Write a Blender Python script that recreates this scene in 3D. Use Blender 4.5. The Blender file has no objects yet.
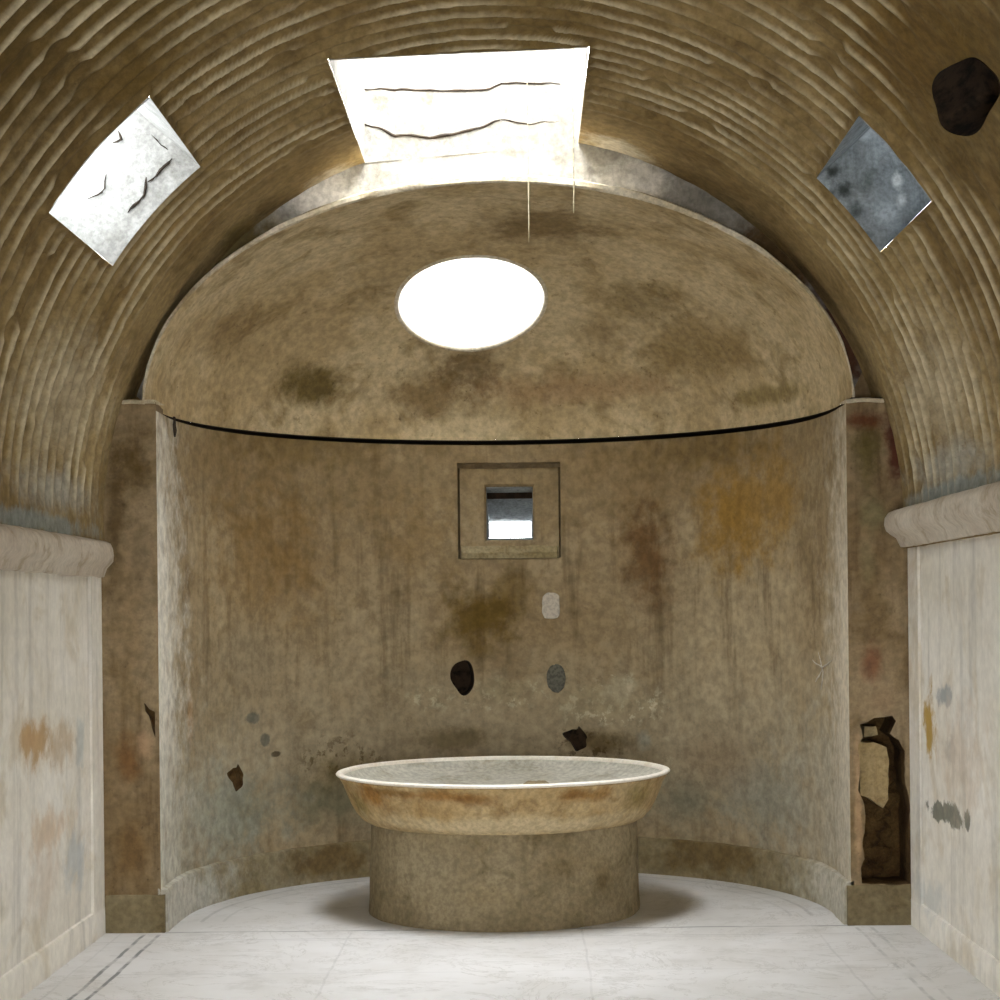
import bpy, bmesh, math, random
from mathutils import Vector, noise
from mathutils.geometry import tessellate_polygon
random.seed(7)
PI = math.pi
C = bpy.context.scene.collection
SC = bpy.context.scene

# ------------------------------------------------------------------ camera (metres; y=0 is the plane of the apse opening)
CAMP = Vector((0.126, -11.32, 1.994)); ROLL = 0.0105; FPX = 1800.0; PCX, PCY = 525.0, 611.0
cam = bpy.data.cameras.new('camera'); cam.sensor_width = 36; cam.lens = FPX/1000*36
cam.shift_x = -(PCX-500)/1000; cam.shift_y = (PCY-500)/1000; cam.clip_end = 200
co = bpy.data.objects.new('camera', cam); C.objects.link(co)
co.location = CAMP; co.rotation_euler = (PI/2, ROLL, 0); SC.camera = co

def ray(px, py):
    dx, dz = px-PCX, -(py-PCY); c, s = math.cos(ROLL), math.sin(ROLL)
    return Vector(((dx*c+dz*s)/FPX, 1, (-dx*s+dz*c)/FPX))
def hit(px, py, inside, t0=5.0, t1=20.0, n=600):
    """first point along a sight line where inside(p) turns false"""
    d = ray(px, py); a = t0
    for i in range(1, n+1):
        t = t0+(t1-t0)*i/n
        if not inside(CAMP+d*t):
            lo, hi = a, t
            for _ in range(30):
                m = (lo+hi)/2
                if inside(CAMP+d*m): lo = m
                else: hi = m
            return CAMP+d*lo
        a = t
    return CAMP+d*t1
def on_face(px, py, y=0.0):
    d = ray(px, py); return CAMP+d*(y-CAMP.y)

# ------------------------------------------------------------------ dimensions
WX = 2.547                       # side walls
VX, VZ, VR = 0.0, 2.535, 2.516   # vault axis and radius
AX, AW, AS = -0.012, 2.170, 0.42 # apse centre, half width, straight jamb length
DX, DA, DB = -0.027, 2.225, 1.37 # dome centre, half width, rise
ZD = 3.318                       # dome springing
ZW = 3.278                       # top of the apse wall
ZP = 3.31                        # pilaster top
LY = 0.28                        # lunette wall
REAR = -12.7

def nz(p, s=1.0, o=0.0): return noise.noise(Vector(p)*s+Vector((o, o*1.7, -o)))
def fbm(p, s=1.0, oct=4): return noise.fractal(Vector(p)*s, 1.0, 2.0, oct)

# ------------------------------------------------------------------ object helpers
def obj(name, verts, faces, mats, parent=None, smooth=False, fm=None, recalc=True, angle=None):
    me = bpy.data.meshes.new(name); me.from_pydata([tuple(v) for v in verts], [], faces)
    if not isinstance(mats, (list, tuple)): mats = [mats]
    for m in mats: me.materials.append(m)
    if fm: me.polygons.foreach_set('material_index', fm)
    if recalc:
        bm = bmesh.new(); bm.from_mesh(me); bmesh.ops.recalc_face_normals(bm, faces=bm.faces); bm.to_mesh(me); bm.free()
    if smooth: me.polygons.foreach_set('use_smooth', [True]*len(me.polygons))
    if angle:
        me.set_sharp_from_angle(angle=angle)
    me.update()
    o = bpy.data.objects.new(name, me); C.objects.link(o)
    if parent: o.parent = parent
    return o
def tag(o, label=None, cat=None, kind=None, group=None):
    if label: o['label'] = label
    if cat: o['category'] = cat
    if kind: o['kind'] = kind
    if group: o['group'] = group
    return o
def struct(o, label=None, cat=None): return tag(o, label, cat, 'structure')
class MB:
    def __init__(s): s.v = []; s.f = []
    def box(s, a, b):
        n = len(s.v); (x0,y0,z0),(x1,y1,z1) = a, b
        s.v += [(x0,y0,z0),(x1,y0,z0),(x1,y1,z0),(x0,y1,z0),(x0,y0,z1),(x1,y0,z1),(x1,y1,z1),(x0,y1,z1)]
        s.f += [tuple(n+i for i in q) for q in ((0,1,2,3),(4,5,6,7),(0,1,5,4),(1,2,6,5),(2,3,7,6),(3,0,4,7))]
        return s
    def lathe(s, prof, n=128, c=(0,0), wob=0.0, seed=0, close=False):
        b = len(s.v); m = len(prof)
        for i in range(n):
            a = 2*PI*i/n
            for r, z in prof:
                w = 1+wob*fbm((math.cos(a)*1.5+seed, math.sin(a)*1.5, z*2), 1.3)
                s.v.append((c[0]+r*w*math.cos(a), c[1]+r*w*math.sin(a), z+wob*.35*fbm((math.cos(a)*2, math.sin(a)*2+seed, r), 1.1)))
        for i in range(n):
            for j in range(m if close else m-1):
                i2, j2 = (i+1) % n, (j+1) % m
                s.f.append((b+i*m+j, b+i2*m+j, b+i2*m+j2, b+i*m+j2))
        return s
    def tube(s, pts, r, n=6):
        b = len(s.v); m = len(pts)
        for i, p in enumerate(pts):
            p = Vector(p); t = (Vector(pts[min(i+1, m-1)])-Vector(pts[max(i-1, 0)])).normalized()
            u = t.orthogonal().normalized(); w = t.cross(u)
            rr = r(i/(m-1)) if callable(r) else r
            for k in range(n):
                a = 2*PI*k/n; s.v.append(tuple(p+u*rr*math.cos(a)+w*rr*math.sin(a)))
        for i in range(m-1):
            for k in range(n):
                k2 = (k+1) % n; s.f.append((b+i*n+k, b+i*n+k2, b+(i+1)*n+k2, b+(i+1)*n+k))
        s.f.append(tuple(b+k for k in range(n))); s.f.append(tuple(b+(m-1)*n+k for k in range(n)))
        return s
    def build(s, name, m, parent=None, **k): return obj(name, s.v, s.f, m, parent, **k)

def lines(a, b, step, extra=()):
    """sorted grid lines from a to b that include every value in extra"""
    n = max(1, round(abs(b-a)/step)); L = [a+(b-a)*i/n for i in range(n+1)]
    for e in extra:
        k = min(range(1, len(L)-1), key=lambda i: abs(L[i]-e)); L[k] = e
    return sorted(L)
def grid(us, vs, fn, rects=(), rounds=()):
    """surface grid with rectangular openings (u0,u1,v0,v1) on grid lines and round openings
    (u,v,du,dv,radius_fn); returns verts, faces and the vertex loop of every round opening"""
    nu, nv = len(us), len(vs); V = [fn(u, v) for u in us for v in vs]; F = []; loops = []
    blocks = []
    for (u, v, du, dv, ring) in rounds:
        i0 = max(i for i in range(nu) if us[i] <= u-du*1.35); i1 = min(i for i in range(nu) if us[i] >= u+du*1.35)
        j0 = max(j for j in range(nv) if vs[j] <= v-dv*1.35); j1 = min(j for j in range(nv) if vs[j] >= v+dv*1.35)
        blocks.append((i0, i1, j0, j1))
    for i in range(nu-1):
        for j in range(nv-1):
            uc, vc = (us[i]+us[i+1])/2, (vs[j]+vs[j+1])/2
            if any(a < uc < b and c < vc < d for a, b, c, d in rects): continue
            if any(a <= i < b and c <= j < d for a, b, c, d in blocks): continue
            F.append((i*nv+j, (i+1)*nv+j, (i+1)*nv+j+1, i*nv+j+1))
    for (u, v, du, dv, ring), (i0, i1, j0, j1) in zip(rounds, blocks):
        edge = [(i, j0) for i in range(i0, i1)]+[(i1, j) for j in range(j0, j1)]+[(i, j1) for i in range(i1, i0, -1)]+[(i0, j) for j in range(j1, j0, -1)]
        prev = [i*nv+j for i, j in edge]; m = len(edge); K = 6
        ends = [ring(math.atan2((vs[j]-v)/dv, (us[i]-u)/du)) for i, j in edge]
        for k in range(1, K+1):
            t = k/K; cur = []
            for (i, j), (eu, ev) in zip(edge, ends):
                cur.append(len(V)); V.append(fn(us[i]*(1-t)+eu*t, vs[j]*(1-t)+ev*t))
            for q in range(m):
                F.append((prev[q], prev[(q+1) % m], cur[(q+1) % m], cur[q]))
            prev = cur
        loops.append([V[q] for q in prev])
    return V, F, loops

# ------------------------------------------------------------------ procedural materials
def lin(c):
    return tuple(((x/255)/12.92 if x/255 <= .04045 else ((x/255+.055)/1.055)**2.4) for x in c)+(1,)
class NT:
    def __init__(s, name):
        s.m = bpy.data.materials.new(name); s.m.use_nodes = True; s.t = s.m.node_tree; s.t.nodes.clear()
        s.out = s.t.nodes.new('ShaderNodeOutputMaterial'); s.pos = s.n('ShaderNodeNewGeometry').outputs['Position']
    def n(s, k, **a):
        x = s.t.nodes.new(k)
        for q, v in a.items(): setattr(x, q, v)
        return x
    def put(s, sock, v):
        if isinstance(v, bpy.types.NodeSocket): s.t.links.new(v, sock)
        else: sock.default_value = v
    def math(s, op, a, b=0.0, c=0.0, clamp=False):
        x = s.n('ShaderNodeMath', operation=op, use_clamp=clamp)
        for i, v in enumerate((a, b, c)): s.put(x.inputs[i], v)
        return x.outputs[0]
    def vm(s, op, a, b=None):
        x = s.n('ShaderNodeVectorMath', operation=op); s.put(x.inputs[0], a)
        if b is not None: s.put(x.inputs[1], b)
        return x.outputs['Value'] if op == 'LENGTH' else x.outputs['Vector']
    def noise(s, scale, detail=5, rough=.55, vec=None, stretch=None, off=0.0, dist=0.0):
        v = vec or s.pos
        if stretch: v = s.vm('MULTIPLY', v, stretch)
        if off: v = s.vm('ADD', v, (off, off*1.3, -off*.7))
        x = s.n('ShaderNodeTexNoise'); s.put(x.inputs['Vector'], v); x.inputs['Scale'].default_value = scale
        x.inputs['Detail'].default_value = detail; x.inputs['Roughness'].default_value = rough; x.inputs['Distortion'].default_value = dist
        return x.outputs['Fac']
    def step(s, v, a, b, lo=0.0, hi=1.0):
        x = s.n('ShaderNodeMapRange', interpolation_type='SMOOTHSTEP'); s.put(x.inputs['Value'], v)
        x.inputs['From Min'].default_value = a; x.inputs['From Max'].default_value = b
        x.inputs['To Min'].default_value = lo; x.inputs['To Max'].default_value = hi
        return x.outputs['Result']
    def mix(s, a, b, f, mode='MIX'):
        x = s.n('ShaderNodeMix', data_type='RGBA', blend_type=mode); s.put(x.inputs['Factor'], f)
        s.put(x.inputs[6], a); s.put(x.inputs[7], b); return x.outputs[2]
    def finish(s, col, rough=.9, height=None, bump=.3, dist=.01, spec=.25):
        b = s.n('ShaderNodeBsdfPrincipled'); s.put(b.inputs['Base Color'], col); s.put(b.inputs['Roughness'], rough)
        b.inputs['Specular IOR Level'].default_value = spec
        if height is not None:
            x = s.n('ShaderNodeBump'); x.inputs['Strength'].default_value = bump; x.inputs['Distance'].default_value = dist
            s.put(x.inputs['Height'], height); s.t.links.new(x.outputs['Normal'], b.inputs['Normal'])
        s.t.links.new(b.outputs[0], s.out.inputs[0]); return s.m

def plaster(name, c1, c2, c3, scale=1.0, streak=.4, streak_col=None, blobs=(), bump=.35, rough=.9, third=.6, pits=.3, pit_col=(60,48,30), spots=None, contrast=1.0, fillet=None, wobble=1.6, grain=1.0):
    """weathered lime plaster: three mottled tones, vertical run marks, pits, stains and blobs of painted light or shade
    blobs: (centre, horizontal radius, vertical radius, colour, strength, softness)"""
    T = NT(name)
    n1 = T.noise(.9*scale, 6, .6); n2 = T.noise(2.3*scale, 7, .62, off=5.1, dist=.6); n3 = T.noise(14*scale, 6, .65, off=2.7)
    w = .16/contrast
    col = T.mix(lin(c1), lin(c2), T.step(n1, .5-w, .5+w))
    col = T.mix(col, lin(c3), T.math('MULTIPLY', T.step(n2, .5, .68), third))
    if streak:
        st = T.noise(3.2, 6, .6, stretch=(2.2, 2.2, .22), off=9.3)
        col = T.mix(col, lin(streak_col or c1), T.math('MULTIPLY', T.step(st, .5, .72), streak))
    wob = T.math('MULTIPLY', T.math('SUBTRACT', T.noise(5.5, 6, .68, off=3.3), .5), wobble)
    fleck = None
    for (c, rh, rv, bc, k, soft) in blobs:
        d = T.vm('LENGTH', T.vm('MULTIPLY', T.vm('SUBTRACT', T.pos, tuple(c)), (1/rh, 1/rh, 1/rv)))
        d = T.math('ADD', d, wob)
        m_ = T.math('MULTIPLY', T.step(d, 1.0, 1.0-soft), abs(k))
        if k < 0:       # a scatter of flecks rather than one stain
            fleck = fleck or T.step(T.noise(13, 5, .7, off=6.6), .52, .60)
            m_ = T.math('MULTIPLY', m_, fleck)
        col = T.mix(col, lin(bc), m_)
    if spots:
        sp = T.noise(9, 4, .7, off=7.7); col = T.mix(col, lin(spots[0]), T.math('MULTIPLY', T.step(sp, .62, .7), spots[1]))
    if pits:
        pt = T.noise(22, 5, .7, off=1.1); col = T.mix(col, lin(pit_col), T.math('MULTIPLY', T.step(pt, .60, .74), pits))
    if fillet:      # paler fillets paint in the light and shade of the ribs
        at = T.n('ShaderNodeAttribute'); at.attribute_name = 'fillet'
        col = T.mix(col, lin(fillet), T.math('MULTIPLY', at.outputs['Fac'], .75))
    g = T.step(n3, .3, .7, 1-.22*grain, 1+.2*grain)
    gv = T.n('ShaderNodeCombineColor'); 
    for i in range(3): T.put(gv.inputs[i], g)
    col = T.mix(col, gv.outputs[0], 1.0, 'MULTIPLY')
    h = T.math('ADD', T.math('MULTIPLY', n3, .6), n2)
    return T.finish(col, rough, h, bump, .02)
def plain(name, c, rough=.8, var=.15, scale=20, bump=.2):
    T = NT(name); n = T.noise(scale, 5, .6); c2 = tuple(max(0, x*(1-var*2)) for x in c)
    return T.finish(T.mix(lin(c2), lin(c), T.step(n, .35, .6)), rough, n, bump, .005)
def pane_mat(name, t):
    """unseen glass, its tint added to dim the daylight of each opening"""
    T = NT(name); tr = T.n('ShaderNodeBsdfTransparent'); tr.inputs[0].default_value = (t[0], t[1], t[2], 1)
    gl = T.n('ShaderNodeBsdfGlossy'); gl.inputs['Roughness'].default_value = .1
    x = T.n('ShaderNodeMixShader'); x.inputs[0].default_value = .05
    T.t.links.new(tr.outputs[0], x.inputs[1]); T.t.links.new(gl.outputs[0], x.inputs[2]); T.t.links.new(x.outputs[0], T.out.inputs[0]); return T.m

# surfaces used to find where a mark of the photograph sits on the real wall
def in_apse(p):
    if p.y < AS: return abs(p.x-AX) < AW
    return math.hypot(p.x-AX, p.y-AS) < AW
def in_side(p): return abs(p.x) < WX
def in_vault(p): return math.hypot(p.x-VX, p.z-VZ) < VR
def dome_plan(phi):
    """plan curve of the springing, phi 0..pi from right to left"""
    a = 0.155
    if phi < a: return Vector((DA, AS*phi/a))
    if phi > PI-a: return Vector((-DA, AS*(PI-phi)/a))
    t = (phi-a)/(PI-2*a)*PI; return Vector((DA*math.cos(t), AS+DA*.99*math.sin(t)))
def dome_pt(e, phi, off=0.0):
    p = dome_plan(phi); c = math.cos(e)
    return Vector((DX+p.x*c, p.y*c, ZD+DB*math.sin(e)))
def in_dome(p):
    e = math.asin(max(0, min(1, (p.z-ZD)/DB))); c = max(1e-4, math.cos(e))
    x, y = (p.x-DX)/c, p.y/c
    if y < 0: return True
    if y < AS: return abs(x) < DA
    return math.hypot(x, y-AS) < DA
A = lambda px, py: hit(px, py, in_apse, 10.5, 14.5)
S = lambda px, py: hit(px, py, in_side, 4, 12)
V_ = lambda px, py: hit(px, py, in_vault, 4, 12)
D = lambda px, py: hit(px, py, in_dome, 11.33, 14.6)
FL = lambda px, py: (lambda d: CAMP+d*(-CAMP.z/d.z))(ray(px, py))

def ab(lst, f, k=1/159, kv=None): return [(f(px, py), rx*k, ry*(kv or k), c, s, soft) for (px, py, rx, ry, c, s, soft) in lst]

M = {}
# apse wall: umber wash, ochre and green stains, greyer band at the foot
def big(L, k): return [(x, y, rx*k, ry*k, c, max(-1, min(1, st*1.15)), so) if rx > 15 else (x, y, rx, ry, c, st, so) for (x, y, rx, ry, c, st, so) in L]
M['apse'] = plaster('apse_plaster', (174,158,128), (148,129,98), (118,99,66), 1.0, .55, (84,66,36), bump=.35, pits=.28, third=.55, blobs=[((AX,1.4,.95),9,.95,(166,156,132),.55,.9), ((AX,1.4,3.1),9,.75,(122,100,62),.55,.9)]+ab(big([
    (615,702,62,30,(206,198,170),-1,.6), (500,696,60,18,(196,188,160),-.9,.7), (690,755,60,40,(180,168,140),-.7,.8), (430,700,30,14,(186,178,150),-.8,.7), (590,745,50,20,(70,54,30),-.8,.8), (340,760,60,30,(80,62,28),-.7,.8),
    (260,560,110,90,(132,104,58),.6,.9), (735,520,60,75,(150,118,58),.9,.9), (775,500,50,70,(152,122,68),.8,.9), (650,560,40,70,(96,66,26),.7,.9),
    (480,620,50,45,(100,80,30),.8,.8), (510,600,35,40,(104,84,36),.5,.8), (300,440,140,30,(112,92,52),.6,.9), (700,450,130,28,(112,92,50),.5,.9),
    (190,720,14,40,(170,120,60),.5,.9), (420,540,50,60,(142,118,78),.5,.9),
    (230,815,90,50,(128,130,112),.8,.9), (330,800,60,40,(112,108,84),.7,.9), (770,800,90,50,(134,132,116),.75,.9), (690,800,50,35,(124,120,100),.7,.9),
    (600,700,70,24,(164,152,122),.55,.9), (720,760,70,40,(140,122,96),.6,.9), (620,690,22,14,(176,166,140),.6,.6), (500,690,40,14,(160,148,118),.5,.8),
    (250,660,60,50,(152,138,112),.6,.9), (645,740,14,20,(150,152,140),.6,.7), (340,770,40,26,(104,88,44),.6,.9), (450,740,50,16,(98,84,52),.6,.8), (600,742,44,16,(96,80,46),.7,.8),
    (253,718,14,8,(112,110,98),.9,.4), (265,740,9,9,(106,104,92),.9,.4), (276,754,8,4,(74,62,40),.9,.4),
    ], 1.35), A)+[((AX-AW,.0,1.6),.95,3.4,(222,218,206),1,.85), ((AX+AW,0,1.5),.90,3.2,(204,195,176),.95,.85), ((AX-AW,.5,.5),1.7,.9,(182,182,168),.6,.9), ((AX+AW,.5,.6),1.7,1.0,(178,172,154),.6,.9)])  # pale jamb blobs paint in skylight on both apse edges
M['dome'] = plaster('dome_plaster', (200,183,148), (180,160,122), (140,119,80), 1.3, .15, (110,88,50), bump=.5, pits=.6, third=.7, spots=((112,88,50), .45), contrast=1.5, pit_col=(70,52,26), blobs=ab(big([
    (310,385,45,22,(100,84,40),.8,.8), (430,395,70,30,(118,94,54),.7,.9), (230,330,40,30,(124,100,60),.5,.9), (600,330,30,50,(134,112,74),.5,.9),
    (250,355,60,14,(168,148,110),.5,.8), (640,300,50,24,(112,92,48),.5,.8), (720,330,60,40,(160,140,104),.5,.9), (550,225,60,16,(112,90,52),.7,.8),
    (470,365,40,30,(96,74,40),.6,.9), (700,350,100,30,(134,112,70),.5,.9), (570,390,110,18,(150,118,84),.5,.9), (770,395,60,10,(124,108,60),.6,.8)], 1.35), D, 1/140))
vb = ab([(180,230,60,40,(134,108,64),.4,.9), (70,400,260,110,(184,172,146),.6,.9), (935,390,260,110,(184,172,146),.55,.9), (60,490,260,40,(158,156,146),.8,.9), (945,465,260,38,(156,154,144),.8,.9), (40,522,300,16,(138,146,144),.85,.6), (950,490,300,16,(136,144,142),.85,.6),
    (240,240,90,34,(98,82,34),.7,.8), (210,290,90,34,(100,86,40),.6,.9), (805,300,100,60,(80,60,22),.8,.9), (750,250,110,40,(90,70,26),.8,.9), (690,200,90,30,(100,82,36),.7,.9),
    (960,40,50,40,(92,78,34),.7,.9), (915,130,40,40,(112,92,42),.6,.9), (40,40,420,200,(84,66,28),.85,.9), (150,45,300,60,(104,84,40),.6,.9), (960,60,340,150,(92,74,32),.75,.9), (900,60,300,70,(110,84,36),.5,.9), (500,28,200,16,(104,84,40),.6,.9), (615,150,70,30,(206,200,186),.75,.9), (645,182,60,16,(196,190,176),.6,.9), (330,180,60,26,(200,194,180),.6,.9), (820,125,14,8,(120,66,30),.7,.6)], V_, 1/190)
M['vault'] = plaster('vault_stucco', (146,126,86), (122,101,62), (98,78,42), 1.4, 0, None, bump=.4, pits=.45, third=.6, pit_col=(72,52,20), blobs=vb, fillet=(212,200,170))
M['wall'] = plaster('side_wall_plaster', (234,231,223), (220,215,203), (198,186,162), .9, .5, (176,172,164), wobble=2.6, grain=.35, bump=.10, pits=.1, third=.6, pit_col=(150,120,80), blobs=ab([
    (35,740,18,40,(178,142,90),.85,.8), (60,745,24,30,(174,148,108),.6,.8), (50,830,30,30,(196,166,130),.6,.9), (45,880,20,60,(200,184,166),.5,.9), (80,740,6,40,(176,184,184),.6,.8), (75,860,14,40,(178,186,190),.6,.8),
    (930,725,8,50,(170,136,56),.95,.6), (945,695,10,14,(160,164,164),.9,.5), (950,750,8,20,(172,168,160),.6,.6), (940,812,12,12,(122,122,110),1,.25), (953,815,13,14,(122,122,110),1,.25), (968,822,4,12,(122,122,110),1,.3),
    (930,900,30,30,(176,182,182),.5,.9), (960,760,30,90,(200,182,160),.5,.9)], S, 1/44, 1/185))
pl_bl = [(131,460,30,60,(84,66,26),.85,.9), (115,520,14,120,(78,62,30),.7,.9), (131,700,30,40,(120,100,66),.5,.9), (128,760,18,40,(112,76,34),.75,.9), (145,745,12,20,(170,140,110),.8,.8), (140,560,18,60,(120,104,80),.6,.9), (130,850,24,40,(112,86,48),.7,.9), (148,640,8,200,(140,124,98),.4,.9), (130,630,26,60,(134,114,84),.7,.9)]
pr_bl = [(868,450,22,50,(84,76,30),.8,.9), (895,440,14,70,(72,24,14),.9,.8), (865,420,30,14,(90,44,20),.8,.8), (875,510,24,30,(124,116,84),.8,.9), (872,600,24,60,(106,86,52),.7,.9), (868,560,12,40,(134,122,90),.6,.9), (872,665,16,30,(116,70,46),.7,.8), (858,800,5,90,(176,146,112),.8,.7), (880,700,26,24,(150,126,98),.6,.9)]
M['pil'] = plaster('pilaster_plaster', (152,134,106), (128,108,78), (104,84,52), 1.2, .6, (74,54,26), bump=.4, pits=.4, third=.6, blobs=ab(pl_bl+pr_bl, on_face))
M['plinth'] = plaster('plinth_plaster', (136,124,96), (110,97,70), (86,72,44), 1.5, .4, (76,62,30), bump=.35, pits=.35)
M['base'] = plaster('skirting_plaster', (158,150,126), (136,124,94), (108,92,58), 1.2, .2, None, bump=.3, pits=.2, blobs=ab([(720,855,130,40,(104,84,44),.85,.8), (320,860,110,40,(104,84,46),.85,.8), (830,880,20,20,(170,166,152),.7,.9), (200,890,40,30,(160,164,154),.7,.9)], A)+[((AX-AW,.3,.1),1.5,.6,(190,188,178),.85,.9), ((AX+AW,.3,.1),1.3,.6,(184,180,166),.85,.9)])
M['cornice'] = plaster('cornice_stucco', (208,200,186), (192,180,164), (156,138,108), 2.0, 0, None, grain=.5, bump=.12, pits=.25)
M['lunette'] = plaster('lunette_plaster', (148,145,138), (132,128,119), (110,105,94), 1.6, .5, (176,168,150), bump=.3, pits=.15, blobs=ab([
    (318,196,64,40,(226,223,216),.95,.95), (632,188,64,40,(226,223,216),.95,.95), (480,168,150,12,(176,172,164),.8,.9), (385,102,16,12,(112,108,98),.7,.8), (430,100,20,12,(104,100,88),.7,.8), (440,118,10,18,(112,108,98),.6,.8), (500,95,14,10,(120,116,106),.6,.8),  # pale blobs along the arch paint in the spreading skylight
    (240,250,60,60,(92,78,40),.95,.6), (190,330,60,80,(84,66,30),.95,.6), (770,260,60,60,(84,62,28),.95,.6), (830,340,60,80,(72,42,22),.95,.6)], lambda x, y: on_face(x, y, LY)))  # brown end blobs paint in the shade of the narrow recess
M['shaft'] = plaster('shaft_plaster', (150,148,142), (134,131,125), (112,109,101), 2.5, .3, (168,166,158), bump=.3, pits=.3, pit_col=(130,126,116))
RW = lambda x, y: hit(x, y, lambda p: p.y < -1.49, 8.6, 11, 300)
M['shaft_grey'] = plaster('shaft_grey_plaster', (172,178,180), (140,146,148), (104,108,104), 3.0, .5, (96,98,92), bump=.4, pits=.4, pit_col=(70,72,68), wobble=2.4, blobs=ab([(832,172,16,14,(58,62,56),.95,.95), (843,190,15,16,(62,66,60),.95,.95), (855,212,13,16,(72,78,74),.9,.95), (868,236,11,14,(92,98,98),.85,.95), (866,180,14,18,(100,106,102),.7,.95), (897,182,9,16,(222,224,222),.95,.8), (902,200,8,14,(214,218,218),.9,.9), (884,215,20,20,(188,196,200),.7,.95), (862,133,26,12,(192,198,200),.8,.95)], RW, 1/183))  # blobs paint in the shaded and lit faces of the right reveal
M['crack'] = plain('crack_dark', (58,48,38), .95)
M['hole'] = plain('hole_dark_masonry', (62,48,34), .95, .3, 12, .6)
M['rubble'] = plaster('exposed_masonry', (104,80,44), (76,52,26), (50,34,18), 6, 0, None, bump=.9, pits=.5, pit_col=(30,20,12))
M['gap_shade'] = plain('gap_shade_dark', (52,38,26), .95)  # dark colour deepens the shade inside the gap under the dome
M['mortar_grey'] = plain('grey_mortar', (112,112,102), .9, .12, 40)
M['mortar_white'] = plain('white_mortar', (204,196,182), .9, .06, 40)
M['edge'] = plaster('arch_edge_plaster', (212,204,186), (190,178,150), (160,142,108), 2.5, 0, None, bump=.3, pits=.25, blobs=ab([(200,310,60,70,(140,118,80),.8,.9), (800,310,60,70,(150,134,100),.8,.9)], on_face))
M['wire'] = plain('pale_wire', (190,180,150), .5)
M['glass_b'] = pane_mat('fill_skylight_glass', (.5, .5, .5))
M['glass_l'] = pane_mat('left_window_glass', (.46, .475, .49))
M['glass_r'] = pane_mat('dimmed_window_glass', (.105, .112, .118))
M['glass_o'] = pane_mat('oculus_glass', (.42, .42, .42))

# floor: pale worn marble slabs with grey inlaid border lines
T = NT('floor_marble')
n1 = T.noise(1.1, 6, .6); n2 = T.noise(4, 7, .65, off=4); vn = T.noise(1.3, 8, .7, off=8, dist=1.2)
col = T.mix(lin((210,210,209)), lin((198,197,194)), T.step(n1, .38, .62))
col = T.mix(col, lin((178,177,173)), T.math('MULTIPLY', T.step(n2, .52, .7), .5))
vein = T.math('SUBTRACT', 1.0, T.step(T.math('ABSOLUTE', T.math('SUBTRACT', vn, .5)), .0, .012))
col = T.mix(col, lin((160,158,152)), T.math('MULTIPLY', vein, .55))
sx = T.n('ShaderNodeSeparateXYZ'); T.put(sx.inputs[0], T.pos); X, Y = sx.outputs[0], sx.outputs[1]
brk = T.step(T.noise(3, 5, .6, off=6), .36, .56)
wv = T.math('MULTIPLY', T.math('SUBTRACT', T.noise(2.0, 4, .5, off=2), .5), .05)
Xw, Yw = T.math('ADD', X, wv), T.math('ADD', Y, wv)
def line(v, at, w):
    d = T.math('ABSOLUTE', T.math('SUBTRACT', v, at)); return T.math('SUBTRACT', 1.0, T.step(d, w*.5, w*1.2))
ins = T.math('LESS_THAN', Y, -.02)
ax = T.math('ABSOLUTE', Xw)
ln = T.math('MULTIPLY', T.math('MAXIMUM', line(ax, 2.17, .013), line(ax, 2.265, .013)), T.math('LESS_THAN', Y, -.1))
ln = T.math('MULTIPLY', ln, T.math('ADD', T.math('LESS_THAN', X, 0), T.math('MULTIPLY', brk, .55)))
l2 = T.math('MULTIPLY', T.math('MAXIMUM', line(Yw, -.03, .02), T.math('MULTIPLY', line(Yw, -.30, .012), .4)), T.math('LESS_THAN', T.math('ABSOLUTE', X), 2.17))
slab = T.math('MAXIMUM', line(T.math('PINGPONG', T.math('ADD', Xw, 5.3), .72), 0, .008), line(T.math('PINGPONG', T.math('ADD', Yw, 20.35), .5), 0, .008))
slab = T.math('MULTIPLY', T.math('MULTIPLY', slab, ins), .28)
rr = T.vm('LENGTH', T.vm('MULTIPLY', T.vm('SUBTRACT', T.pos, (AX, AS, 0)), (1, 1, 0)))
l3 = T.math('MULTIPLY', T.math('MAXIMUM', line(T.math('ADD', rr, wv), 1.98, .016), T.math('MULTIPLY', line(T.math('ADD', rr, wv), 1.84, .012), .6)), T.math('MULTIPLY', T.math('GREATER_THAN', Y, .35), .45))
allb = T.math('MULTIPLY', T.math('MAXIMUM', T.math('MAXIMUM', ln, l2), T.math('MAXIMUM', slab, l3)), T.math('ADD', .35, T.math('MULTIPLY', brk, .5)))
col = T.mix(col, lin((116,118,118)), T.math('MULTIPLY', allb, .85))
M['floor'] = T.finish(col, .55, T.math('ADD', n2, T.math('MULTIPLY', allb, -.6)), .12, .01, .35)

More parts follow.
